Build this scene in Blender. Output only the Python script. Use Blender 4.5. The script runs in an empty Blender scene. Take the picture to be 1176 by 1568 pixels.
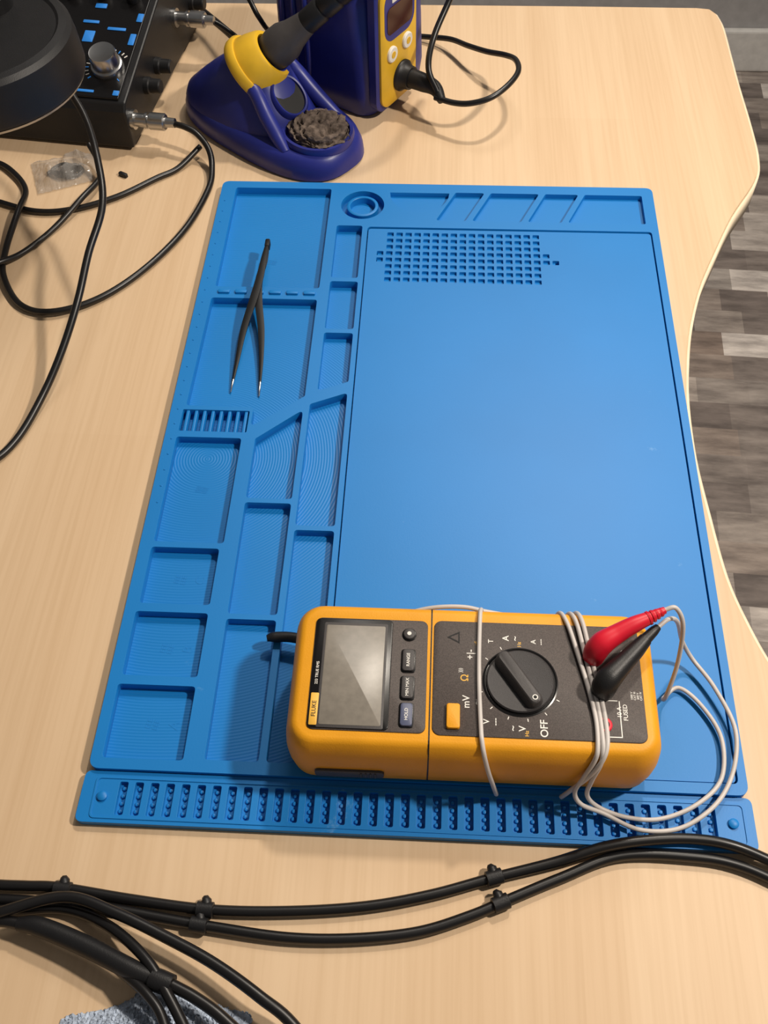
import bpy, bmesh, math, random
from mathutils import Matrix, Vector, noise
random.seed(4)
DESK=0.74
TW=Matrix.Translation((0,0,DESK))@Matrix.Diagonal((.001,.001,.001,1))   # mm above desk top -> metres
COL=bpy.context.scene.collection

# ---------------------------------------------------------------- materials
def lin(c):
    return tuple(((x/255)/12.92 if x/255<=.04045 else ((x/255+.055)/1.055)**2.4) for x in c)
def mat(name,rgb,rough=.5,metal=0,spec=.5,var=.08,vscale=60,bump=0,bscale=400,coat=0,raw=False):
    m=bpy.data.materials.new(name);m.use_nodes=True;nt=m.node_tree;b=nt.nodes['Principled BSDF']
    c=rgb if raw else lin(rgb)
    tc=nt.nodes.new('ShaderNodeTexCoord')
    n=nt.nodes.new('ShaderNodeTexNoise');n.inputs['Scale'].default_value=vscale;n.inputs['Detail'].default_value=4
    nt.links.new(tc.outputs['Object'],n.inputs['Vector'])
    r=nt.nodes.new('ShaderNodeValToRGB');r.name='tone'
    r.color_ramp.elements[0].position=.3;r.color_ramp.elements[1].position=.7
    r.color_ramp.elements[0].color=(*[x*(1-var) for x in c],1);r.color_ramp.elements[1].color=(*[min(1,x*(1+var)) for x in c],1)
    nt.links.new(n.outputs['Fac'],r.inputs['Fac']);nt.links.new(r.outputs['Color'],b.inputs['Base Color'])
    b.inputs['Roughness'].default_value=rough;b.inputs['Metallic'].default_value=metal
    b.inputs['Specular IOR Level'].default_value=spec;b.inputs['Coat Weight'].default_value=coat
    if bump:
        n2=nt.nodes.new('ShaderNodeTexNoise');n2.inputs['Scale'].default_value=bscale;n2.inputs['Detail'].default_value=3
        nt.links.new(tc.outputs['Object'],n2.inputs['Vector'])
        bp=nt.nodes.new('ShaderNodeBump');bp.inputs['Strength'].default_value=bump;bp.inputs['Distance'].default_value=.0006
        nt.links.new(n2.outputs['Fac'],bp.inputs['Height']);nt.links.new(bp.outputs['Normal'],b.inputs['Normal'])
    return m

def wood_mat():
    m=bpy.data.materials.new('maple_laminate');m.use_nodes=True;nt=m.node_tree;b=nt.nodes['Principled BSDF'];N=nt.nodes.new;L=nt.links.new
    tc=N('ShaderNodeTexCoord')
    mp=N('ShaderNodeMapping');mp.inputs['Scale'].default_value=(30,1.4,1);mp.inputs['Rotation'].default_value=(0,0,math.radians(3));L(tc.outputs['Object'],mp.inputs['Vector'])
    n1=N('ShaderNodeTexNoise');n1.inputs['Scale'].default_value=1;n1.inputs['Detail'].default_value=5;n1.inputs['Distortion'].default_value=.6;L(mp.outputs[0],n1.inputs['Vector'])
    mp2=N('ShaderNodeMapping');mp2.inputs['Scale'].default_value=(420,9,1);mp2.inputs['Rotation'].default_value=(0,0,math.radians(3));L(tc.outputs['Object'],mp2.inputs['Vector'])
    n2=N('ShaderNodeTexNoise');n2.inputs['Scale'].default_value=1;n2.inputs['Detail'].default_value=3;L(mp2.outputs[0],n2.inputs['Vector'])
    sx=N('ShaderNodeSeparateXYZ');L(tc.outputs['Object'],sx.inputs[0])
    d=N('ShaderNodeMath');d.operation='DIVIDE';d.inputs[1].default_value=.085;L(sx.outputs['X'],d.inputs[0])
    f=N('ShaderNodeMath');f.operation='FLOOR';L(d.outputs[0],f.inputs[0])
    d2=N('ShaderNodeMath');d2.operation='DIVIDE';d2.inputs[1].default_value=.7;L(sx.outputs['Y'],d2.inputs[0])
    a2=N('ShaderNodeMath');a2.operation='MULTIPLY_ADD';a2.inputs[1].default_value=.37;L(f.outputs[0],a2.inputs[0]);L(d2.outputs[0],a2.inputs[2])
    f2=N('ShaderNodeMath');f2.operation='FLOOR';L(a2.outputs[0],f2.inputs[0])
    cb=N('ShaderNodeCombineXYZ');L(f.outputs[0],cb.inputs[0]);L(f2.outputs[0],cb.inputs[1])
    w=N('ShaderNodeTexWhiteNoise');L(cb.outputs[0],w.inputs['Vector'])
    r=N('ShaderNodeValToRGB');r.color_ramp.elements[0].position=.2;r.color_ramp.elements[1].position=.8
    r.color_ramp.elements[0].color=(*lin((211,181,146)),1);r.color_ramp.elements[1].color=(*lin((223,196,163)),1)
    L(n1.outputs['Fac'],r.inputs['Fac'])
    mx=N('ShaderNodeMix');mx.data_type='RGBA';mx.blend_type='MULTIPLY';mx.inputs['Factor'].default_value=1
    r2=N('ShaderNodeValToRGB');r2.color_ramp.elements[0].position=.3;r2.color_ramp.elements[1].position=.6
    r2.color_ramp.elements[0].color=(.94,.925,.90,1);r2.color_ramp.elements[1].color=(1,1,1,1);L(n2.outputs['Fac'],r2.inputs['Fac'])
    L(r.outputs['Color'],mx.inputs['A']);L(r2.outputs['Color'],mx.inputs['B'])
    mx2=N('ShaderNodeMix');mx2.data_type='RGBA';mx2.blend_type='MULTIPLY';mx2.inputs['Factor'].default_value=1
    r3=N('ShaderNodeValToRGB');r3.color_ramp.elements[0].color=(.95,.935,.915,1);r3.color_ramp.elements[1].color=(1,1,1,1);L(w.outputs['Value'],r3.inputs['Fac'])
    L(mx.outputs['Result'],mx2.inputs['A']);L(r3.outputs['Color'],mx2.inputs['B']);L(mx2.outputs['Result'],b.inputs['Base Color'])
    b.inputs['Roughness'].default_value=.5;b.inputs['Specular IOR Level'].default_value=.35
    return m

def floor_mat():
    m=bpy.data.materials.new('rustic_grey_planks');m.use_nodes=True;nt=m.node_tree;b=nt.nodes['Principled BSDF'];N=nt.nodes.new;L=nt.links.new
    tc=N('ShaderNodeTexCoord');mp=N('ShaderNodeMapping');mp.inputs['Rotation'].default_value=(0,0,math.radians(3));L(tc.outputs['Object'],mp.inputs['Vector'])
    sx=N('ShaderNodeSeparateXYZ');L(mp.outputs[0],sx.inputs[0])
    def M(op,a,bv=None,c=None):
        n=N('ShaderNodeMath');n.operation=op
        for i,v in enumerate((a,bv,c)):
            if v is None: continue
            if isinstance(v,(int,float)): n.inputs[i].default_value=v
            else: L(v,n.inputs[i])
        return n.outputs[0]
    row=M('FLOOR',M('DIVIDE',sx.outputs['Y'],.055));off=M('MULTIPLY',M('FRACT',M('MULTIPLY',M('SINE',M('MULTIPLY',row,12.9898)),43758.5)),.3)
    col=M('FLOOR',M('DIVIDE',M('ADD',sx.outputs['X'],off),.085))
    cb=N('ShaderNodeCombineXYZ');L(col,cb.inputs[0]);L(row,cb.inputs[1])
    w=N('ShaderNodeTexWhiteNoise');L(cb.outputs[0],w.inputs['Vector'])
    r=N('ShaderNodeValToRGB');cr=r.color_ramp
    cr.elements[0].position=0;cr.elements[0].color=(*lin((118,108,104)),1);cr.elements[1].position=1;cr.elements[1].color=(*lin((226,218,212)),1)
    for p,c in ((.25,(152,142,136)),(.5,(174,166,160)),(.7,(150,134,124)),(.85,(194,184,176))):
        e=cr.elements.new(p);e.color=(*lin(c),1)
    L(w.outputs['Value'],r.inputs['Fac'])
    mp2=N('ShaderNodeMapping');mp2.inputs['Scale'].default_value=(9,40,1);L(mp.outputs[0],mp2.inputs['Vector'])
    n=N('ShaderNodeTexNoise');n.inputs['Scale'].default_value=1;n.inputs['Detail'].default_value=6;n.inputs['Roughness'].default_value=.65;L(mp2.outputs[0],n.inputs['Vector'])
    r2=N('ShaderNodeValToRGB');r2.color_ramp.elements[0].position=.35;r2.color_ramp.elements[1].position=.66
    r2.color_ramp.elements[0].color=(.55,.535,.53,1);r2.color_ramp.elements[1].color=(1.25,1.24,1.22,1);L(n.outputs['Fac'],r2.inputs['Fac'])
    mx=N('ShaderNodeMix');mx.data_type='RGBA';mx.blend_type='MULTIPLY';mx.inputs['Factor'].default_value=1
    L(r.outputs['Color'],mx.inputs['A']);L(r2.outputs['Color'],mx.inputs['B']);L(mx.outputs['Result'],b.inputs['Base Color'])
    b.inputs['Roughness'].default_value=.5
    return m

def silicone(name,ripple):
    m=mat(name,(10,119,194),.47,0,.42,.05,8,.05,900)
    nt=m.node_tree;N=nt.nodes.new;L=nt.links.new;b=nt.nodes['Principled BSDF'];tc=N('ShaderNodeTexCoord')
    s=N('ShaderNodeTexNoise');s.inputs['Scale'].default_value=34;s.inputs['Detail'].default_value=7;s.inputs['Roughness'].default_value=.7;L(tc.outputs['Object'],s.inputs['Vector'])
    r=N('ShaderNodeValToRGB');r.color_ramp.elements[0].position=.69;r.color_ramp.elements[1].position=.8
    r.color_ramp.elements[0].color=(0,0,0,1);r.color_ramp.elements[1].color=(.4,.4,.4,1);L(s.outputs['Fac'],r.inputs['Fac'])
    mx=N('ShaderNodeMix');mx.data_type='RGBA';L(r.outputs['Color'],mx.inputs['Factor']);L(nt.nodes['tone'].outputs['Color'],mx.inputs['A']);mx.inputs['B'].default_value=(.35,.6,.8,1)
    L(mx.outputs['Result'],b.inputs['Base Color'])
    if ripple:
        mp=N('ShaderNodeMapping');mp.inputs['Location'].default_value=(-.03,-.24,0);L(tc.outputs['Object'],mp.inputs['Vector'])
        w=N('ShaderNodeTexWave');w.wave_type='RINGS';w.rings_direction='Z';w.inputs['Scale'].default_value=170;w.inputs['Distortion'].default_value=7;w.inputs['Detail'].default_value=0;w.inputs['Detail Scale'].default_value=.1
        L(mp.outputs[0],w.inputs['Vector'])
        bp=N('ShaderNodeBump');bp.inputs['Strength'].default_value=.22;bp.inputs['Distance'].default_value=.0005
        L(w.outputs['Fac'],bp.inputs['Height']);L(bp.outputs['Normal'],b.inputs['Normal'])
    return m
WOOD=wood_mat();FLOOR=floor_mat();SIL=silicone('blue_silicone',False);SILR=silicone('blue_silicone_rippled',True)
EDGE=mat('desk_edge_band',(228,211,184),.45)
BLK=mat('black_rubber_cable',(18,17,18),.36,0,.5,.1,80)
BLKP=mat('black_plastic',(24,24,26),.45,0,.4,.1,80,.15,1500)
BLKT=mat('black_epoxy_coating',(14,14,16),.5,0,.35,.1,80)
BLKG=mat('black_gloss',(18,17,18),.25,0,.35)
GREY=mat('dark_grey_plastic',(66,63,63),.5,0,.4,.1,120,.2,2500)
DIALM=mat('dial_plastic',(50,47,48),.5,0,.4,.1,120,.2,2500)
PANEL=mat('speckled_panel',(74,66,63),.55,0,.35,.4,2200)
YEL=mat('amber_holster_rubber',(226,156,28),.5,0,.35,.07,45,.15,1200)
YEL2=mat('yellow_plastic',(218,174,42),.42)
NAVY=mat('navy_blue_plastic',(35,43,124),.38)
STEEL=mat('steel',(185,185,185),.28,1)
RED=mat('red_rubber',(208,22,46),.4)
LEAD=mat('light_grey_lead',(194,188,184),.45)
WHITE=mat('white_print',(228,225,218),.5)
YPRT=mat('yellow_print',(225,172,60),.5)
LCD=mat('lcd_glass',(126,120,111),.3,0,.4,.10,260)
BLUEB=mat('blue_button',(78,84,110),.45)
BPRT=mat('blue_print',(40,130,220),.5)
SPONGE=mat('dirty_sponge',(104,92,84),.9,0,.1,.45,250,1,500)
WALL=mat('grey_wall_paint',(180,178,178),.8)
TRIM=mat('white_trim_paint',(232,230,226),.5)
TOWEL=mat('blue_grey_terry',(172,184,202),.95,0,.1,.35,420,1,900)
LEGM=mat('leg_metal',(60,60,62),.4,.8)
DRED=mat('display_red_black',(56,16,16),.2)

# ---------------------------------------------------------------- builders (mm above desk)
def finish(name,me,m,smooth=True,xf=None,world=True,bev=0,bseg=2,autos=None):
    if xf is not None: me.transform(xf)
    if world: me.transform(TW)
    ob=bpy.data.objects.new(name,me);COL.objects.link(ob)
    if m: me.materials.append(m)
    if smooth:
        for p in me.polygons:p.use_smooth=True
    bm=bmesh.new();bm.from_mesh(me);bmesh.ops.recalc_face_normals(bm,faces=bm.faces);bm.to_mesh(me);bm.free()
    if smooth:
        try: me.set_sharp_from_angle(angle=math.radians(autos or 38))
        except Exception: pass
    if bev:
        b=ob.modifiers.new('Bevel','BEVEL');b.width=bev*(.001 if world else 1);b.segments=bseg;b.limit_method='ANGLE';b.angle_limit=math.radians(35)
    return ob
def loft(name,rings,m,cap0=True,cap1=True,**k):
    n=len(rings[0]);vs=[tuple(p) for r in rings for p in r];fs=[]
    for i in range(len(rings)-1):
        for j in range(n):
            a=i*n+j;b=i*n+(j+1)%n;fs.append((a,b,b+n,a+n))
    if cap0:fs.append(tuple(reversed(range(n))))
    if cap1:fs.append(tuple((len(rings)-1)*n+j for j in range(n)))
    me=bpy.data.meshes.new(name);me.from_pydata(vs,[],fs);return finish(name,me,m,**k)
def rr2(cx,cy,w,h,r,n=6):
    r=min(r,w/2-.01,h/2-.01);o=[]
    for q,(sx,sy) in enumerate(((1,1),(-1,1),(-1,-1),(1,-1))):
        for i in range(n+1):
            a=math.pi/2*(q+i/n);o.append((cx+sx*(w/2-r)+r*math.cos(a),cy+sy*(h/2-r)+r*math.sin(a)))
    return o
def rr(cx,cy,w,h,r,z,n=6):return [(x,y,z) for x,y in rr2(cx,cy,w,h,r,n)]
def circ(cx,cy,r,z,n=40,ry=None):return [(cx+r*math.cos(2*math.pi*i/n),cy+(ry or r)*math.sin(2*math.pi*i/n),z) for i in range(n)]
def rbox(name,cx,cy,w,h,z0,z1,r,m,e=.6,**k):
    return loft(name,[rr(cx,cy,w-e*.6,h-e*.6,r,z0),rr(cx,cy,w,h,r,z0+e*.3),rr(cx,cy,w,h,r,z1-e),rr(cx,cy,w-e*.6,h-e*.6,r,z1-e*.3),rr(cx,cy,w-e*2,h-e*2,max(r-e,.2),z1)],m,**k)
def disc(name,cx,cy,prof,m,n=48,**k):return loft(name,[circ(cx,cy,r,z,n) for r,z in prof],m,**k)
def cat(pts,sub=8):
    P=[Vector(p) for p in pts];o=[]
    for i in range(len(P)-1):
        p0=P[i-1] if i else P[0]*2-P[1];p1=P[i];p2=P[i+1];p3=P[i+2] if i+2<len(P) else P[-1]*2-P[-2]
        for s in range(sub):
            t=s/sub;o.append(.5*((2*p1)+(p2-p0)*t+(2*p0-5*p1+4*p2-p3)*t*t+(3*p1-p0-3*p2+p3)*t**3))
    o.append(P[-1]);return o
def tube(name,pts,r,m,seg=12,sub=8,smoothpath=True,**k):
    C=cat(pts,sub) if smoothpath else [Vector(p) for p in pts];n=len(C)
    if isinstance(r,(list,tuple)):
        rs=[]
        for i in range(n):
            t=i/(n-1)*(len(r)-1);a=int(min(t,len(r)-2));rs.append(r[a]+(r[a+1]-r[a])*(t-a))
    else: rs=[r]*n
    T=[(C[min(i+1,n-1)]-C[max(i-1,0)]).normalized() for i in range(n)]
    u=T[0].cross(Vector((0,0,1)))
    if u.length<.05:u=T[0].cross(Vector((1,0,0)))
    u.normalize();rings=[]
    for i in range(n):
        u=(u-T[i]*u.dot(T[i])).normalized();v=T[i].cross(u)
        rings.append([C[i]+rs[i]*(u*math.cos(2*math.pi*j/seg)+v*math.sin(2*math.pi*j/seg)) for j in range(seg)])
    return loft(name,rings,m,autos=60,**k)
def roundpoly(P,r,n=4):
    o=[];k=len(P)
    for i in range(k):
        p=Vector(P[i]);a=(Vector(P[i-1])-p);b=(Vector(P[(i+1)%k])-p)
        la,lb=a.length,b.length;a.normalize();b.normalize();ang=a.angle(b)
        d=min(r/math.tan(ang/2),la*.45,lb*.45)
        s=p+a*d;e=p+b*d
        for j in range(n+1):
            t=j/n;o.append(tuple((1-t)**2*s+2*t*(1-t)*p+t*t*e))
    return o
def flat(name,outer,holes,z0,z1,m,bev=.4,**k):
    c=bpy.data.curves.new(name,'CURVE');c.dimensions='2D';c.fill_mode='BOTH';c.extrude=(z1-z0)/2
    for P in [outer]+holes:
        s=c.splines.new('POLY');s.points.add(len(P)-1)
        for i,p in enumerate(P):s.points[i].co=(p[0],p[1],0,1)
        s.use_cyclic_u=True
    ob=bpy.data.objects.new(name,c);COL.objects.link(ob)
    dg=bpy.context.evaluated_depsgraph_get();dg.update()
    me=bpy.data.meshes.new_from_object(ob.evaluated_get(dg));bpy.data.objects.remove(ob)
    bm=bmesh.new();bm.from_mesh(me);bmesh.ops.remove_doubles(bm,verts=bm.verts,dist=.001);bm.to_mesh(me);bm.free()
    me.transform(Matrix.Translation((0,0,(z0+z1)/2)));me.materials.clear()
    return finish(name,me,m,smooth=False,bev=bev,**k)
def text(name,s,x,y,z,size,m,rot=90,xf=None,align='CENTER'):
    c=bpy.data.curves.new(name,'FONT');c.body=s;c.size=size;c.extrude=.06;c.align_x=align;c.align_y='CENTER';c.offset=.02*size/2
    ob=bpy.data.objects.new(name,c);COL.objects.link(ob);dg=bpy.context.evaluated_depsgraph_get();dg.update()
    me=bpy.data.meshes.new_from_object(ob.evaluated_get(dg));bpy.data.objects.remove(ob);me.materials.clear()
    me.transform(Matrix.Translation((x,y,z))@Matrix.Rotation(math.radians(rot),4,'Z'))
    return finish(name,me,m,smooth=False,xf=xf)
def group(name,loc,parts):
    e=bpy.data.objects.new(name,None);COL.objects.link(e);e.empty_display_size=.02
    e.location=TW@Vector(loc);bpy.context.view_layer.update();inv=e.matrix_world.inverted()
    for p in parts:
        if p is None: continue
        p.parent=e;p.matrix_parent_inverse=inv
    return e
def wbox(name,a,b,m):
    vs=[(x,y,z) for z in (a[2],b[2]) for x,y in ((a[0],a[1]),(b[0],a[1]),(b[0],b[1]),(a[0],b[1]))]
    me=bpy.data.meshes.new(name);me.from_pydata(vs,[],[(3,2,1,0),(4,5,6,7),(0,1,5,4),(1,2,6,5),(2,3,7,6),(3,0,4,7)])
    return finish(name,me,m,smooth=False,world=False)

# ---------------------------------------------------------------- room
wbox('floor',(-2.2,-1.6,-.05),(2.8,1.94,0),FLOOR)
wbox('wall_back',(-2.2,1.94,0),(2.8,2.04,2.5),WALL)
wbox('wall_left',(-2.3,-1.6,0),(-2.2,1.94,2.5),WALL)
bb=wbox('baseboard_back',(-2.2,1.924,0),(2.8,1.94,.094),TRIM);bv=bb.modifiers.new('b','BEVEL');bv.width=.006;bv.segments=3

# ---------------------------------------------------------------- desk
edge=[(-640,804),(-300,806),(0,806),(300,806),(418,805),(430,803),(435,795),(438,772),(438,720),(438,676),(439,618),(438,573),(431,542),(406,497),(387,455),(370,414),(358,373),(351,335),(347,299),(346,254),(349,208),(353,165),(360,135),(370,106),(388,72),(415,38),(455,8),(520,-20),(640,-32),(640,-330),(-640,-330)]
e1=cat([(x,y,0) for x,y in edge[6:28]],6);out=[(x,y) for x,y in edge[:6]]+[(p.x,p.y) for p in e1]+edge[28:]
top=flat('top',out,[],-24,0,WOOD,bev=1.2)
ep=[(x,y) for x,y in out]
band=loft('edge_band',[[(x,y,-23) for x,y in ep],[(x,y,-2.0) for x,y in ep]],EDGE,cap0=False,cap1=False)
sol=band.modifiers.new('s','SOLIDIFY');sol.thickness=.0022;sol.offset=1
legs=[]
for i,(x,y) in enumerate(((-590,750),(380,755),(-590,-280),(590,-280))):
    legs.append(disc('leg_%d'%(i+1),x,y,[(26,-740),(26,-734),(20,-730),(20,-30),(34,-28),(34,-24)],LEGM))
group('desk',(0,300,0),[top,band]+legs)

# ---------------------------------------------------------------- silicone mat
ZB=1.2;ZW=7.6;ZP=6.4;parts=[]
RP=lambda P,r=2.2:roundpoly(P,r)
R=lambda x0,y0,x1,y1,r=2.2:roundpoly([(x0,y0),(x1,y0),(x1,y1),(x0,y1)],r)
body_out=roundpoly([(0,28),(343.5,28),(344.5,519),(1.5,519)],6,6)
parts.append(flat('base_sheet',roundpoly([(0.5,28.3),(343,28.3),(344,518.5),(2,518.5)],5.5,6),[],0.05,ZB,SILR,.3))
cx,cy=116,492
dish=[(137,508)]+[(160.5-23.5*math.cos(math.pi*t/14),508-24*math.sin(math.pi*t/14)) for t in range(0,15)][1:-1]+[(184,508)]
holes=[R(13,396,90,511),
 RP([(12,384),(89.5,384),(89.5,291),(56,263),(56,280),(10.5,280)]),
 R(8.5,171,51.5,253),
 R(8,128,49.5,167),R(7,82,49.5,122.5),R(6,34,49.5,76.5),
 RP([(60.5,253),(89.5,279),(89.5,205.5),(60.5,205.5)]),R(60.5,123,89.5,202),R(60.5,35,89.5,119.5),
 RP([(93.5,284),(118,295),(118,186),(93.5,186)]),R(93.5,35,118,182.5),
 R(97.5,408,117.5,467),R(97.5,355,118,404),RP([(97.5,351),(118,351),(118,305),(97.5,296)]),
 [(p[0],p[1]) for p in circ(cx,cy,17,0,48)],dish,
 RP([(189,509),(212,509),(197,475),(174,475)],1.6),RP([(217,509),(255,509),(240,475),(202,475)],1.6),
 RP([(260,509),(286,509),(271,475),(245,475)],1.6),RP([(291,509),(335.5,509),(335.5,475),(276,475)],1.6),
 R(121.5,34,339,466,3),
 R(9,258,54,276.5,1)]
parts.append(flat('walls',body_out,holes,ZB-.1,ZW,SIL,.5))
for i in range(8):
    x=11.5+i*5.6;parts.append(rbox('comb_rib_%d'%i,x+1,267.5,2,19,ZB-.2,6.8,.7,SIL,.3))
for i in range(6):
    parts.append(rbox('divider_tooth_%d'%i,20.5+i*12.6,390,8.5,3.4,ZW-.3,9.2,.8,SIL,.3))
parts.append(loft('round_cup_ring',[circ(cx,cy,12.4,ZB-.1),circ(cx,cy,12.4,6.4),circ(cx,cy,11.8,6.8),circ(cx,cy,10.2,6.8),circ(cx,cy,9.8,6.4),circ(cx,cy,9.6,ZB-.1)],SIL,cap0=False,cap1=False))
# raised floors of the shallow top-row trays
parts.append(flat('top_row_floor',R(135,473,337,511,1),[],ZB-.1,3.6,SIL,.1))
gh=[]
for r in range(8):
    for c in range(17):
        gh.append([(p[0],p[1]) for p in rr2(139.5+c*6.95,408.5+r*7.2,4.9,4.6,.6,2)][::-1])
for r in (3,4):
    for c in (-1,17,18) if r==3 else (-1,17):
        gh.append([(p[0],p[1]) for p in rr2(139.5+c*6.95,408.5+r*7.2,4.9,4.6,.6,2)][::-1])
parts.append(flat('work_area',R(122.3,34.8,338.2,465.2,2.8),gh,ZB-.1,ZP,SIL,.35))
for r in range(8):
    w_=116 if r not in (3,4) else 134
    parts.append(rbox('cup_row_floor_%d'%r,195+(0 if w_==116 else 2.5),408.5+r*7.2,w_,5,ZB,ZP-2.0,.5,SIL,.2))
sh=[]
for i in range(38):
    sh.append([(p[0],p[1]) for p in rr2(20+i*8.2,13.5,4.6,17.5,.8,2)][::-1])
parts.append(flat('screw_strip',roundpoly([(-2,0.5),(345,0.5),(345,27.8),(-1.5,27.8)],4,6),sh,.05,4.8,SIL,.4))
parts.append(flat('screw_strip_floor',roundpoly([(0,2),(343,2),(343,29.5),(0,29.5)],4,6),[],.05,1.2,SIL,.2))
parts.append(flat('screw_strip_rim',roundpoly([(5,2.6),(340.5,2.6),(340.5,24.6),(5,24.6)],3,6),[roundpoly([(6,3.6),(339.5,3.6),(339.5,23.6),(6,23.6)],2.4,6)],4.6,5.3,SIL,.2))
for i in range(38):
    for j in range(4):
        parts.append(rbox('slot_bead_%d_%d'%(i,j),20+i*8.2,7.5+j*4,2.2,2.2,1.1,2.3,.8,SIL,.5))
parts.append(disc('peg_left',10,14,[(2.6,4.3),(2.6,6),(1.8,6.6),(.2,6.7)],SIL,20))
parts.append(disc('peg_right',334,14,[(2.6,4.3),(2.6,6),(1.8,6.6),(.2,6.7)],SIL,20))
for i in range(24):
    parts.append(disc('edge_dot_%d'%i,6.2-(1 if i<12 else 0)*.6,200+i*12.8,[(.7,ZW-.2),(.6,ZW+.35),(.1,ZW+.4)],SIL,8))
for (x,y,s) in ((28,148,'C'),(28,102,'B'),(28,56,'A')):
    parts.append(text('tray_letter_'+s,s,x+12,y,ZB+.05,8,SIL,80));parts.append(text('tray_emboss_'+s,'EEE\nEEE',x,y,ZB+.05,4,SIL,80))
for t_,x,y in (('magnet',50,430),('magnet',30,215)): parts.append(text('tray_word','|||||\n|||||',x,y,ZB+.05,4,SIL,80))
group('silicone_repair_mat',(172,260,0),parts)

# ---------------------------------------------------------------- multimeter
parts=[];MC=(200,67.5);ZM=ZW+.05;ML=187;MH=84
lev=[(ZM,6,10,0),(ZM+2,3.4,12,0),(14,1.4,13,0),(24,.2,14,0),(33,0,14,0),(42,.6,14,.2),(47,1.8,13,.3),(50.3,3.6,12,.3),(51.8,5.2,10.5,.3),(52.3,7.0,9,.3)]
parts.append(loft('holster',[rr(MC[0],MC[1]+d,ML-2*i,MH-2*i,r,z,8) for z,i,r,d in lev],YEL,autos=60))
yz=[(MC[1]+d-(MH/2-i),z) for z,i,r,d in lev]+[(MC[1]+d+(MH/2-i),z) for z,i,r,d in reversed(lev)]
cyz=(67.5,28)
parts.append(loft('module_seam',[[(x,cyz[0]+(y-cyz[0])*1.004,cyz[1]+(z-cyz[1])*1.006) for y,z in yz] for x in (178.1,178.8)],BLKP,smooth=False))
Z=52.2
parts.append(rbox('display_panel',147.3,67,58.5,62,Z-1,Z+.7,3.5,PANEL,.4))
parts.append(rbox('control_panel',232.0,67,104.5,63,Z-1,Z+.7,4,PANEL,.4))
parts.append(rbox('display_bezel',138.4,67,40,61,Z,Z+1.1,2.4,BLKG,.3))
parts.append(rbox('lcd_surround',139.3,66,33,58,Z+.6,Z+1.2,.8,GREY,.1))
parts.append(rbox('lcd',139.3,66,30.5,55,Z+.6,Z+1.3,.8,LCD,.1))
for i,(y,l,w) in enumerate(((89.5,'',6.2),(74.5,'RANGE',12),(59.5,'MIN MAX',12),(45,'HOLD',12))):
    mm=BLUEB if l=='HOLD' else GREY
    parts.append(rbox('button_rim_%d'%i,167,y,7.4,w+1.3,Z+.5,Z+.95,1.6 if l else 3.5,BLKG,.15))
    parts.append(rbox('button_%d'%i,167,y,6,w,Z+.5,Z+2.4,1.4 if l else 2.9,mm,.5))
    if l: parts.append(text('label_'+l.lower().replace(' ','_'),l,167,y,Z+2.42,2.3,WHITE))
parts.append(disc('backlight_icon',167,89.5,[(1.1,Z+2.3),(1.1,Z+2.5)],WHITE,16))
parts.append(rbox('shift_button',190,45.2,6.6,13,Z+.5,Z+2.8,1.2,YEL,.5))
parts.append(rbox('brand_plate',121.2,46.5,4,17,Z+.9,Z+1.3,.5,YPRT,.1))
parts.append(text('brand_text','FLUKE',121.3,46.5,Z+1.32,3,BLKP))
parts.append(text('model_text','233 TRUE RMS',121.2,66,Z+1.12,2,WHITE))
K=(223.4,65.3)
parts.append(disc('dial_surround',*K,[(18.9,Z+.5),(18.9,Z+.9),(18.2,Z+1.1),(17.9,Z+.8),(17.5,Z+.75)],BLKG,64))
parts.append(disc('dial_disc',*K,[(17.0,Z+.6),(17.0,Z+1.8),(16.4,Z+2.4),(15,Z+2.2),(.5,Z+2.0)],DIALM,64))
bx=Matrix.Translation((K[0]-1,K[1],0))@Matrix.Rotation(math.radians(-56),4,'Z')
parts.append(loft('dial_grip',[rr(0,0,33.5,9.6,4,Z+1.9),rr(0,0,33,8.6,3.6,Z+4),rr(0,0,32,6.4,2.8,Z+6.8),rr(0,0,30.5,5,2.2,Z+7.4)],GREY,xf=bx))
parts.append(disc('dial_pointer',13.2,0,[(1.4,Z+7.3),(1.4,Z+7.55)],WHITE,16,xf=bx))
parts.append(disc('dial_pointer_core',13.2,0,[(.9,Z+7.4),(.9,Z+7.6)],BLKG,16,xf=bx))
for s,x,y,sz,m in (('OFF',234.5,41,5.2,WHITE),('~\nV',221.5,40.5,4.8,WHITE),('V\n---',208.5,43.5,4.2,WHITE),('mV\n~',199,53.5,5,WHITE),('\u03a9',195.8,66.4,5.2,YPRT),('+|-',198.5,79.5,5,WHITE),('T',209,87.5,3.6,WHITE),('A\n~',219,89.5,4.6,WHITE),('A\n---',232.6,88,3.6,WHITE),('10 A\nFUSED',273,51,3,WHITE),('COM',276,75,2.6,WHITE),('Hz',226,38,2.6,YPRT),('Hz',223.5,86.2,2.6,YPRT),('\u03bcF',201.5,86,2.4,YPRT),(')))',193.5,70.5,2.6,WHITE),('1000 V\nCAT III\n600 V\nCAT IV',280.5,60,1.5,WHITE),('V \u03a9',276,83,2.6,WHITE)):
    parts.append(text('dial_label',s,x,y,Z+.72,sz,m))
for a in range(150,420,27):
    ra=math.radians(a);parts.append(rbox('dial_tick_%d'%a,20.6,0,1.6,.45,Z+.68,Z+.78,.1,WHITE,.03,xf=Matrix.Translation((K[0],K[1],0))@Matrix.Rotation(ra-math.radians(60),4,'Z')))
tri=[(186.5,89),(193,92.5),(193,85.5)];parts.append(flat('warning_triangle',tri,[[(188,89),(192.3,91.2),(192.3,86.8)][::-1]],Z+.65,Z+.8,BLKG,0))
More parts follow.
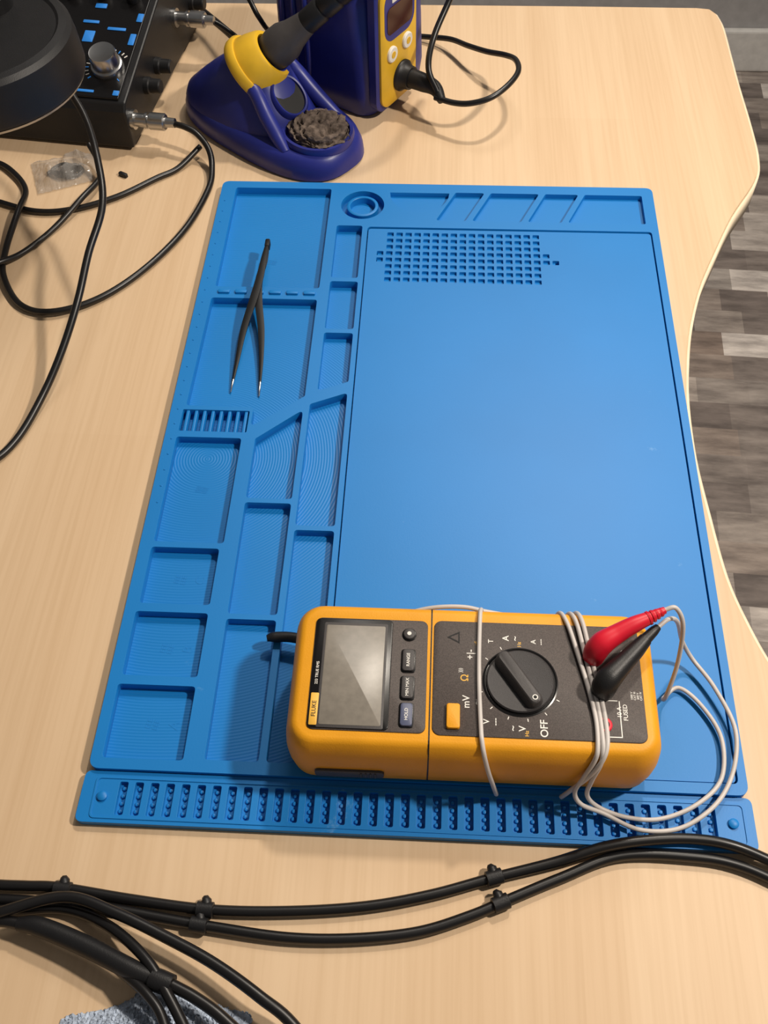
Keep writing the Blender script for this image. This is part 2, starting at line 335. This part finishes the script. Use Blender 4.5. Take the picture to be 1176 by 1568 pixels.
parts.append(disc('jack_rim_red',263.5,44,[(3.9,Z+.5),(3.9,Z+1.5),(3.4,Z+1.9),(2.5,Z+1.9),(2.3,Z+.9)],RED,32))
parts.append(disc('jack_hole_red',263.5,44,[(2.4,Z+.6),(2.4,Z+1.95)],BLKG,24))
for i,(x,y) in enumerate(((261,81),(264,62))):
    parts.append(disc('jack_rim_%d'%i,x,y,[(5.2,Z+.5),(5.2,Z+1.5),(4.6,Z+1.9)],BLKG,32))
for a in ((268,38,8,.5),(268,57,6,.5),(271.8,47.5,.5,19)):
    parts.append(rbox('jack_bracket',a[0],a[1],a[2],a[3],Z+.6,Z+.8,.2,WHITE,.05))
lx=Matrix.Translation((139,25.5,24))@Matrix.Rotation(math.radians(90),4,'X')
parts.append(rbox('side_latch',0,0,35,8,-.8,1.2,2.5,GREY,.4,xf=lx))
for i in range(4): parts.append(rbox('latch_rib_%d'%i,6+i*2.4,0,1,5.4,1.0,1.7,.4,GREY,.2,xf=lx))
parts.append(tube('tilt_stand_foot',[(86,106,11),(90,107,11),(100,107,11.5),(114,104,12)],[1.8,3,3,3],BLKP))
parts.append(tube('red_plug',[(260.5,80,54),(261,80.5,60),(264,83,64.5),(271,87,67),(279,91,69.5),(286,94,71)],[5.4,6,6,5.0,4.3,3.4],RED,20))
parts.append(tube('red_plug_relief',[(285,93.6,70.8),(290,96,72),(294.5,98,73)],[3.1,2.6,1.8],RED,16))
for i in range(4):
    t=i/4;c=Vector((286,94,71)).lerp(Vector((294,97.6,72.9)),t);d=Vector((8,3.6,1.9)).normalized()
    parts.append(tube('red_relief_ring_%d'%i,[c,c+d*1.1],[3.7-.45*i]*2,RED,16,1))
parts.append(tube('black_plug',[(264,62,54),(264,62,60),(266,64.5,63),(273,72,64),(280,79.5,65),(285,85,66)],[5.8,6.3,6.2,5.0,4.3,3.4],BLKP,20))
parts.append(tube('black_plug_relief',[(284.5,84.5,66),(289,89,66.8),(291.5,91.5,67)],[3.1,2.6,1.9],BLKP,16))
W=1.2
ld=[
 [(291,91,67),(298,97,66),(306,103,52),(314,105,28),(322,101,15),(332,86,13),(340,64,12),(338,45,11),(330,28,10.5),(318,16,10),(303,8.5,9),(285,8,8.5),(268,15,9.5),(256,17,16),(252,20.5,24),(255,23.5,38),(258.5,27.5,50),(259.5,33,53.8),(259.5,46,54.2),(257,62,54.5),(253,80,54.6),(249,97,54.4),(246,107,50),(245,111.2,36),(244,110.7,20)],
 [(294,98,73),(300,99,73.5),(305,94,64),(306.5,85,40),(304,76,20),(305,79,11),(314,86,9.5),(325,76,9.5),(333,58,9.5),(330,36,9.5),(316,22,9),(297,14,8),(280,14,8),(266,18,9.5),(259,21,18),(259,23,34),(261.5,26.5,48),(262,33,53.8),(261.5,47,54.3),(259.5,62,54.6),(256.5,80,54.5),(253.5,98,54.4),(251,107,50),(250,111.2,36)],
 [(248,110.7,14),(252.5,111.7,34),(254.5,108,49),(256.5,99,54.2),(259,82,54.3),(262.5,60,54.3),(264.3,44,53.9),(264,33,53.8),(261.5,26.5,49.5),(256.5,23,38),(250.5,22,22),(247,22,11)],
 [(207,110.7,14),(205.5,111.7,34),(204.5,108,49),(203.5,102,53.6),(202.8,80,54.2),(202.8,60,54.2),(203.5,40,54),(204,33,53.8),(205.5,27,49),(208.5,23.4,36),(212,22.4,20),(214,22,11)],
 [(163,110.2,34),(170,112,38),(182,113.2,41),(196,113.2,42),(208,112,40),(222,111.7,37),(236,112.2,36),(248,112,37)],
]
for i,p in enumerate(ld): parts.append(tube('test_lead_%d'%i,p,W,LEAD,10))
group('digital_multimeter',(200,65,28),parts)

# ---------------------------------------------------------------- tweezers
parts=[]
def arm(n,path,ws):
    C=cat(path,8);k=len(C);rings=[]
    for i,c in enumerate(C):
        d=(C[min(i+1,k-1)]-C[max(i-1,0)]).normalized();s=Vector((-d.y,d.x,0)).normalized();up=Vector((0,0,1))
        t=i/(k-1)*(len(ws)-1);a=int(min(t,len(ws)-2));w=ws[a]+(ws[a+1]-ws[a])*(t-a);h=.75 if w>1.5 else .45+w*.2
        rings.append([c+s*w*.5-up*h*.6,c+s*w*.5+up*h*.6,c+s*w*.2+up*h,c-s*w*.2+up*h,c-s*w*.5+up*h*.6,c-s*w*.5-up*h*.6])
    m=int(k*.95)
    return [loft(n,rings[:m],BLKT),loft(n+'_steel_tip',rings[m-1:],STEEL)]
parts+=arm('arm_1',[(48.5,434,15),(48.5,416,15.5),(46.5,398,14.5),(47.5,380,12),(52.5,352,8),(55.5,325,5),(57.5,294,2.4)],[2.4,4,5.4,5.8,4.8,3,.7])
parts+=arm('arm_2',[(48.5,434,17),(48,416,18),(47.4,398,17),(45,378,14.5),(40.5,352,9.5),(39,325,6),(37.5,297,2.4)],[2.4,4,5.4,5.8,4.8,3,.7])
parts.append(rbox('joined_end',48.5,433,3.6,8,13.5,18.5,1.2,BLKT,.5))
group('crossed_tweezers',(48,370,6),parts)

# ---------------------------------------------------------------- soldering iron stand
parts=[];SA=math.radians(-39);SM=Matrix.Translation((32,600,0))@Matrix.Rotation(SA,4,'Z')
def sup(c,a,b,z,n=2.7,k=56,cy=0):
    o=[]
    for i in range(k):
        t=2*math.pi*i/k;ct,st=math.cos(t),math.sin(t)
        o.append((c+a*math.copysign(abs(ct)**(2/n),ct),cy+b*math.copysign(abs(st)**(2/n),st),z))
    return o
parts.append(loft('base',[sup(0,88,44,0),sup(0,90,46,2),sup(0,89,45.5,10),sup(0,86,43,17),sup(0,82,39,20)],NAVY,xf=SM,autos=50))
parts.append(loft('hump',[sup(-24,62,41,17),sup(-23,60,39,24),sup(-20,49,34,36),sup(-17,37,28,48),sup(-14,27,23,57),sup(-12,23,20,60)],NAVY,xf=SM,autos=60))
for s in (-1,1):
    parts.append(tube('ridge_%d'%(s+1),[(0,s*21,55),(12,s*23,48),(24,s*26,36),(38,s*29,25),(50,s*32,17)],[6,6,6.5,6,4.5],NAVY,14,xf=SM))
parts.append(loft('dish_rim',[sup(55,30,28,17,2.1),sup(55,31,29,22,2.1),sup(55,30,28,25,2.1),sup(55,27.5,25.5,25,2.1),sup(55,26,24,19,2.1)],NAVY,xf=SM,cap1=True,autos=50))
PX=SM@Matrix.Translation((24,0,41))@Matrix.Rotation(math.radians(44),4,'Y')
parts.append(loft('pocket_rim',[sup(0,19,16,-10,2.2),sup(0,18,15.5,2,2.2),sup(0,16.5,14.2,3.4,2.2),sup(0,15,13,3,2.2),sup(0,14.6,12.6,.5,2.2)],NAVY,xf=PX,cap1=False,autos=50))
parts.append(loft('pocket_shade_disc',[sup(0,15,13,.2,2.2),sup(0,15,13,.9,2.2)],BLKT,xf=PX))  # solid black disc, the shade inside the pocket opening put in as colour
bm=bmesh.new();bmesh.ops.create_icosphere(bm,subdivisions=5,radius=1)
for v in bm.verts:
    p=v.co.copy();d=noise.fractal(p*2.3+Vector((3,1,7)),.7,2.2,4);w=abs(math.sin(p.x*3.2+noise.noise(p*1.8)*4))
    f=1+.16*d-.12*(1-w)**3;v.co=Vector((p.x*26*f,p.y*23*f,p.z*9*(1+.5*d)-6*(1-w)**4*(1 if p.z>0 else 0)))
me=bpy.data.meshes.new('sponge');bm.to_mesh(me);bm.free();parts.append(finish('sponge',me,SPONGE,xf=SM@Matrix.Translation((57,1,25)),autos=80))
ax=Vector((.74,.02,.62)).normalized();q=Vector((0,0,1)).rotation_difference(ax).to_matrix().to_4x4()
CM=Matrix.Translation((23,603,55))@q
parts.append(disc('collar',0,0,[(22,-10),(26,-6),(26.5,0),(24,10),(21,18),(19.5,20),(16.5,20),(15,11)],YEL2,48,xf=CM,autos=45))
parts.append(disc('collar_flange',0,0,[(28,-7),(29,-5),(29,0),(27.5,2)],YEL2,48,xf=CM))
group('soldering_iron_stand',(32,600,0),parts)
parts=[disc('grip',0,0,[(7,12),(14.5,19),(15.5,26),(15,36),(12,44),(10,54),(9.4,58)],GREY,40,xf=CM,autos=50),
 disc('handle',0,0,[(8.6,56),(9.4,60),(9.4,74),(8.2,76),(9.4,78),(9.4,90),(8.4,92),(9.6,94),(9.8,150),(7,160),(4,166)],BLKP,40,xf=CM)]
pe=CM@Vector((0,0,165));pp=CM@Vector((0,0,180))
parts.append(tube('iron_cable',[pe,pp,(186,630,170),(192,668,132),(184,672,88),(168,645,60),(164,622,45),(172,612,30)],2.6,BLK,12))
group('soldering_iron',(100,620,100),parts)

# ---------------------------------------------------------------- soldering station
parts=[];BM=Matrix.Translation((97,675,0))@Matrix.Rotation(math.radians(-31.5),4,'Z')
parts.append(loft('case',[rr(-2,0,92,82,12,0),rr(-2,0,98,88,14,3),rr(-1,0,102,90,16,20),rr(-2,0,103,90,18,60),rr(-3,0,102,89,20,95),rr(-4,0,97,85,22,112),rr(-5,0,86,76,22,121),rr(-6,0,66,60,20,125)],NAVY,xf=BM,autos=60))
for i in range(3):
    parts.append(tube('case_rib_%d'%i,[(-46+i*14,-42,8),(-40+i*13,-45,40),(-38+i*12,-45,80),(-40+i*12,-41,112)],3.0,NAVY,10,xf=BM))
parts.append(loft('front_frame',[[(47,y,z) for y,z in rr2(-11,62,62,112,12)],[(53.5,y,z) for y,z in rr2(-11,62,62,112,12)],[(55,y,z) for y,z in rr2(-11,62,58,108,10)]],NAVY,xf=BM,autos=50))
parts.append(loft('front_panel',[[(54,y,z) for y,z in rr2(-13,62,52,104,12)],[(57,y,z) for y,z in rr2(-13,62,52,104,12)],[(58,y,z) for y,z in rr2(-13,62,49,101,10)]],YEL2,xf=BM,autos=50))
parts.append(loft('display_bezel',[[(57.5,y,z) for y,z in rr2(-13,88,43,42,12)],[(58.2,y,z) for y,z in rr2(-13,88,43,42,12)]],NAVY,xf=BM))
parts.append(loft('display_window',[[(57.5,y,z) for y,z in rr2(-13,84,36,22,5)],[(58.6,y,z) for y,z in rr2(-13,84,36,22,5)]],DRED,xf=BM))
parts.append(loft('badge',[[(57.5,y,z) for y,z in rr2(-13,100,22,5,1)],[(58.6,y,z) for y,z in rr2(-13,100,22,5,1)]],WHITE,xf=BM))
for i,(y,z) in enumerate(((-25,56),(-3,58))):
    parts.append(loft('button_%d'%i,[[(x,y+r*math.cos(a*math.pi/12),z+r*math.sin(a*math.pi/12)) for a in range(24)] for x,r in ((57.5,6.6),(59.5,6.6),(60.2,5.8))],WHITE,xf=BM))
    parts.append(loft('button_icon_%d'%i,[[(x,y+r*math.cos(a*math.pi/12),z+r*math.sin(a*math.pi/12)) for a in range(24)] for x,r in ((60,3),(60.5,2.8))],YEL2,xf=BM))
parts.append(loft('socket',[[(x,-10+r*math.cos(a*math.pi/16),30+r*math.sin(a*math.pi/16)) for a in range(32)] for x,r in ((57,13),(60,13),(61,12),(64,10),(68,9.5))],BLKP,xf=BM,autos=50))
p0=BM@Vector((66,-10,30));
parts.append(tube('connector_plug',[p0,p0+Vector((12,-7,0)),p0+Vector((22,-14,-1)),(176,607,25)],[8,7.6,6,3.6],BLKP,24))
parts.append(tube('power_cable',[(170,610,26),(186,601,27),(200,596,30),(216,598,34),(230,611,37),(239,630,38),(238,652,35),(230,668,30),(214,682,25),(198,703,18),(182,724,12),(160,738,6),(130,745,4),(95,748,4)],2.4,BLK,12))
group('soldering_station',(97,675,0),parts)

# ---------------------------------------------------------------- bench instrument (black, blue legends)
parts=[];IM=Matrix.Translation((-80,566,0))@Matrix.Rotation(math.radians(-7),4,'Z')
prof=[(0,3),(0,36),(4,42),(120,72),(200,76),(205,72),(205,3)]
parts.append(loft('case',[[(x,y,z) for y,z in prof] for x in (-186,-2)],BLKP,xf=IM,smooth=False,bev=1.5))
parts.append(loft('front_plate',[[(x,y,z) for y,z in [(6,43.2),(118,71.8),(118,73.3),(6,44.8)]] for x in (-180,-8)],BLKG,xf=IM,smooth=False,bev=.4))
sl=math.atan2(28.6,112);FM=IM@Matrix.Translation((0,6,44.8))@Matrix.Rotation(sl,4,'X')
KX,KY=-25,31
parts.append(disc('knob_skirt',KX,KY,[(13.5,0),(13.5,2),(13,4),(12,4.5)],STEEL,48,xf=FM))
parts.append(disc('knob',KX,KY,[(11.6,4),(11.4,15),(10.6,16.5),(9.4,16.2),(.5,15.9)],STEEL,48,xf=FM,autos=30))
for i in range(22):
    a=math.radians(-45+i*12.8)
    if KX+20*math.cos(a)>-9: continue
    parts.append(rbox('tick_%d'%i,17.5,0,3,.8,.1,.5,.2,WHITE if i%3 else BPRT,.05,xf=FM@Matrix.Translation((KX,KY,0))@Matrix.Rotation(a,4,'Z')))
for i,(x,y,w,h) in enumerate(((-11,5,5,5),(-12,62,5,12),(-11,86,5,9),(-50,62,9,12),(-60,24,4,10),(-52,78,14,3),(-28,72,16,3),(-48,96,10,5),(-38,5,16,2.5),(-62,6,12,3))):
    parts.append(rbox('blue_legend_%d'%i,x,y,w,h,.1,.5,.6,BPRT,.05,xf=FM))
for i,x in enumerate((-22,-50,-78)):
    parts.append(disc('small_knob_%d'%i,x,108 if i else 106,[(6,0),(6,8),(5,10),(.5,10)],BLKP,24,xf=FM))
def hcyl(n,x0,y,z,prof,m,M_=IM,k=24):
    return loft(n,[[(x0+dx,y+r*math.cos(a*2*math.pi/k),z+r*math.sin(a*2*math.pi/k)) for a in range(k)] for dx,r in prof],m,xf=M_,autos=35)
for i,(y,z) in enumerate(((10,24),(140,40))):
    parts.append(hcyl('coax_jack_%d'%i,-3,y,z,[(0,8),(4,8),(4,5.5),(13,5.5),(13,6.6),(15,6.6),(15,5),(17,5),(17,7),(29,7),(30,6),(30,4.2),(38,3.8)],STEEL))
for i,y in enumerate((50,80,185)):
    parts.append(hcyl('side_post_%d'%i,-3,y,30,[(0,7),(5,7),(6,6),(14,6),(15,5)],BLKP))
for i,(x,y) in enumerate(((-12,12),(-175,12),(-12,192),(-175,192))):
    parts.append(disc('foot_%d'%i,x,y,[(7,0),(7,3.4)],BLKP,20,xf=IM))
group('bench_instrument',(-170,660,0),parts)

# ---------------------------------------------------------------- disc lamp on arm
parts=[];D=(-147,482)
parts.append(disc('head',*D,[(64,119),(70,118),(72,120),(72.5,122),(71.5,138),(70,148),(67,151),(62,152),(60,150.5),(20,150.5),(18,154),(1,154.5)],BLKP,72,autos=30))
parts.append(disc('diffuser_ring',*D,[(67,117.2),(71.0,117.2),(71.6,119),(65,119)],STEEL,72))
parts.append(disc('hub',D[0]+6,D[1]+34,[(17,150),(17,160),(14,162),(4,162),(4,166),(1,167)],BLKP,32))
parts.append(tube('arm',[(D[0],D[1]+38,158),(-200,560,172),(-280,600,210),(-340,625,170),(-355,630,60),(-355,630,12)],7,BLKP,16))
parts.append(disc('weighted_base',-355,630,[(62,0),(64,3),(62,12),(50,16),(12,18)],BLKP,48))
parts.append(tube('lamp_cord',[(-118,522,119),(-103,510,100),(-84,486,86),(-68,447,78),(-60,412,66),(-66,378,52),(-70,345,38),(-78,314,22),(-88,284,9),(-99,250,3),(-114,228,3),(-150,205,3)],2.6,BLK,14))
group('disc_desk_lamp',(-355,630,0),parts)

# ---------------------------------------------------------------- loose cables
def cable(pts,r=2.5,m=BLK): 
    return tube('black_cable',pts,r,m,14)
cable([(-46,571,24),(-36,567,24),(-25,562,21),(-15,553,13),(-11,538,6),(-11,513,3),(-22,464,3),(-45,418,3),(-73,385,3),(-104,369,4),(-130,377,3),(-151,408,3),(-157,437,3),(-156,476,8),(-160,508,3),(-175,530,3),(-196,545,3),(-230,548,3)])
cable([(-24,562,9),(-40,541,3),(-56,527,3),(-83,503,3),(-116,486,3),(-147,483,3),(-190,497,3),(-230,500,3)],2.3)
cable([(-112,547,20),(-104,535,14),(-100,520,8),(-109,492,8.5),(-126,461,3),(-144,432,3),(-160,412,8),(-200,380,3)],2.3)
cable([(-44,704,42),(-26,706,34),(-5,700,20),(10,685,8),(18,672,3),(10,690,3),(-20,740,3),(-60,790,3)],2.2)
cable([(-60,790,60),(-30,760,58),(0,712,60),(14,690,50),(22,700,30),(30,740,6),(40,780,3)],2.2)

# ---------------------------------------------------------------- foreground cable bundle
parts=[]
B=[([(-90,-30,3),(-39,-32,3),(-19,-32,3),(-2,-32,3),(35,-36,3),(74,-39,3),(112,-38,3),(150,-34,3),(182,-27,3),(211,-18,3),(243,-9,4.5),(268,-1,7.5),(290,3,8.2),(312,4.5,8.2),(332,2,7.8),(356,-6,4),(390,-20,3),(430,-40,3)],2.7),
 ([(-90,-40,3),(-37,-39,3),(-10,-39,3),(19,-40,3),(52,-44,3),(78,-47,3),(113,-50,3),(145,-49,3),(176,-44.5,3),(201,-36,3),(220,-27.5,3),(246,-16,3),(276,-4,3.2),(312,-3,3.4),(334,-6,3),(356,-15,3),(390,-32,3),(430,-55,3)],2.7),
 ([(-90,-60,4),(-50,-54,8),(-26,-47,12),(4,-38,11),(31,-44.5,12),(59,-55,12),(82,-65,13),(105,-78,14),(124,-91,10),(160,-130,3)],2.8),
 ([(-90,-46,3),(-27,-44,4),(2,-42,4),(26,-49,8),(48,-63,14),(62,-78,16),(78,-100,16),(95,-130,15),(110,-160,12)],2.6),
 ([(-90,-52,6),(-50,-50,8),(-25,-50,9),(-14,-51,9)],2.8),
 ([(64,-75,14),(76,-80,14),(90,-88,14),(110,-104,12),(140,-140,4)],2.8),
 ([(20,-60,8),(37,-69,11),(54,-80,16),(64,-92,17),(74,-120,16),(90,-160,14)],2.4)]
for i,(p,r) in enumerate(B): parts.append(tube('strand_%d'%i,p,r,BLK,16))
parts.append(tube('inline_plug',[(-16,-51,9),(-5,-52,10),(19,-59.5,11),(42,-68.5,13),(56,-73,13.5)],[3.2,4.6,4.8,4.6,3.8],BLKP,20))
parts.append(tube('plug_collar',[(54,-72.3,13.6),(58,-73.6,13.8),(64,-75.2,14)],[5,5.2,4.8],BLKP,20,1))
for i,(x,y,dx,dy) in enumerate(((0,-33,1,-.05),(72,-39.2,1,-.04),(213,-17.5,1,.32),(70,-46.4,1,-.1),(216,-29.5,1,.42))):
    d=Vector((dx,dy,0)).normalized();c=Vector((x,y,3.9))
    parts.append(tube('cable_tie_%d'%i,[c-d*4.2,c-d*3.9,c+d*3.9,c+d*4.2],[3.3,3.9,3.9,3.3],BLKP,16,1,smoothpath=False))
    n=Vector((-d.y,d.x,0));parts.append(tube('tie_tab_%d'%i,[c+n*2,c+n*4.2+Vector((0,0,1)),c+n*5-d*1],[3,2.6,1.8],BLKP,8,2))
group('cable_bundle',(100,-30,0),parts)

# ---------------------------------------------------------------- towel
NX,NY=300,220;vs=[];fs=[]
for j in range(NY):
    for i in range(NX):
        u=i/(NX-1);v=j/(NY-1);x=12+u*88;y=-168+v*89
        e=min(1,min(u,1-u)*8)*min(1,(1-v)*7)*min(1,v*8)
        yy=y+5*noise.noise(Vector((x*.04,1,0)))+v*(6*math.sin(u*5.2-1.0)-8*(1-u)**2)
        f=max(0,noise.noise(Vector((x*1.1,y*1.1,9))))*2.4+abs(noise.noise(Vector((x*2.1,y*2.1,2))))*1.6
        z=.6+e*(5+3*noise.noise(Vector((x*.05,y*.05,3))))+f*(.3+.7*e)
        vs.append((x+1.4*noise.noise(Vector((x*.8,y*.8,5))),yy+1.2*noise.noise(Vector((x*.8,y*.8,15))),z))
for j in range(NY-1):
    for i in range(NX-1):
        a=j*NX+i;fs.append((a,a+1,a+NX+1,a+NX))
me=bpy.data.meshes.new('terry_towel');me.from_pydata(vs,[],fs);tw=finish('terry_towel',me,TOWEL,autos=180)
s=tw.modifiers.new('s','SOLIDIFY');s.thickness=.0005;s.offset=-1

# ---------------------------------------------------------------- crumpled plastic bag with a part inside
pm=bpy.data.materials.new('clear_bag');pm.use_nodes=True;nt=pm.node_tree;b=nt.nodes['Principled BSDF']
nz=nt.nodes.new('ShaderNodeTexNoise');nz.inputs['Scale'].default_value=90
rp=nt.nodes.new('ShaderNodeMapRange');rp.inputs['To Min'].default_value=.2;rp.inputs['To Max'].default_value=.6
nt.links.new(nz.outputs['Fac'],rp.inputs['Value']);nt.links.new(rp.outputs[0],b.inputs['Alpha'])
b.inputs['Base Color'].default_value=(.42,.40,.38,1);b.inputs['Roughness'].default_value=.12
NX=NY=34;vs=[];fs=[]
c00,c10,c11,c01=Vector((-150,506,0)),Vector((-102,528,0)),Vector((-114,562,0)),Vector((-166,546,0))
for j in range(NY):
    for i in range(NX):
        u=i/(NX-1);v=j/(NY-1);p=c00*(1-u)*(1-v)+c10*u*(1-v)+c11*u*v+c01*(1-u)*v
        e=min(1,min(u,1-u,v,1-v)*4);p.z=.6+e*(8+8*noise.noise(p*.11))+1.6*abs(noise.noise(p*.3))+.3;vs.append(p)
for j in range(NY-1):
    for i in range(NX-1):
        a=j*NX+i;fs.append((a,a+1,a+NX+1,a+NX))
me=bpy.data.meshes.new('film');me.from_pydata([tuple(v) for v in vs],[],fs);film=finish('film',me,pm,smooth=False)
bp=[film,tube('coiled_wire',[(-148,532,2),(-140,540,2),(-128,544,2),(-120,538,2),(-124,530,2),(-136,527,3),(-144,534,4),(-134,541,5),(-122,534,4)],1.6,BLK,8),
 rbox('connector_block',-133,535,16,9,.2,5,1.5,BLKP,.5)]
group('parts_bag',(-134,535,0),bp)
rbox('rubber_foot',0,0,8,3.4,0,3,1,BLKP,.4,xf=Matrix.Translation((-85,533,0))@Matrix.Rotation(-.5,4,'Z'))

# ---------------------------------------------------------------- lights
def area(name,loc,target,size,power,col):
    l=bpy.data.lights.new(name,'AREA');l.shape='DISK';l.size=size;l.energy=power;l.color=col
    o=bpy.data.objects.new(name,l);COL.objects.link(o);o.location=loc
    o.rotation_euler=(Vector(target)-Vector(loc)).to_track_quat('-Z','Y').to_euler();return o
area('ceiling_light',(.55,1.05,DESK+1.35),(.25,.4,DESK),.10,12,(1,.90,.77))
area('side_lamp',(.86,.20,DESK+.95),(.22,.2,DESK),.08,12.5,(1,.90,.78))
area('room_light',(.25,1.5,DESK+1.5),(.2,.3,DESK),.5,6,(1,.94,.86))
w=bpy.data.worlds.new('World');bpy.context.scene.world=w;w.use_nodes=True
bg=w.node_tree.nodes['Background'];bg.inputs['Color'].default_value=(1,.96,.92,1);bg.inputs['Strength'].default_value=.125

# ---------------------------------------------------------------- camera
cd=bpy.data.cameras.new('Camera');co=bpy.data.objects.new('Camera',cd);COL.objects.link(co)
cd.sensor_fit='HORIZONTAL';cd.sensor_width=36;cd.lens=36*1652.45/1280;cd.clip_start=.01
co.location=(.173847,-.151472,DESK+.510373);co.rotation_euler=(.6083,.0173,.0501)
bpy.context.scene.camera=co
bpy.context.scene.view_settings.view_transform='Standard'
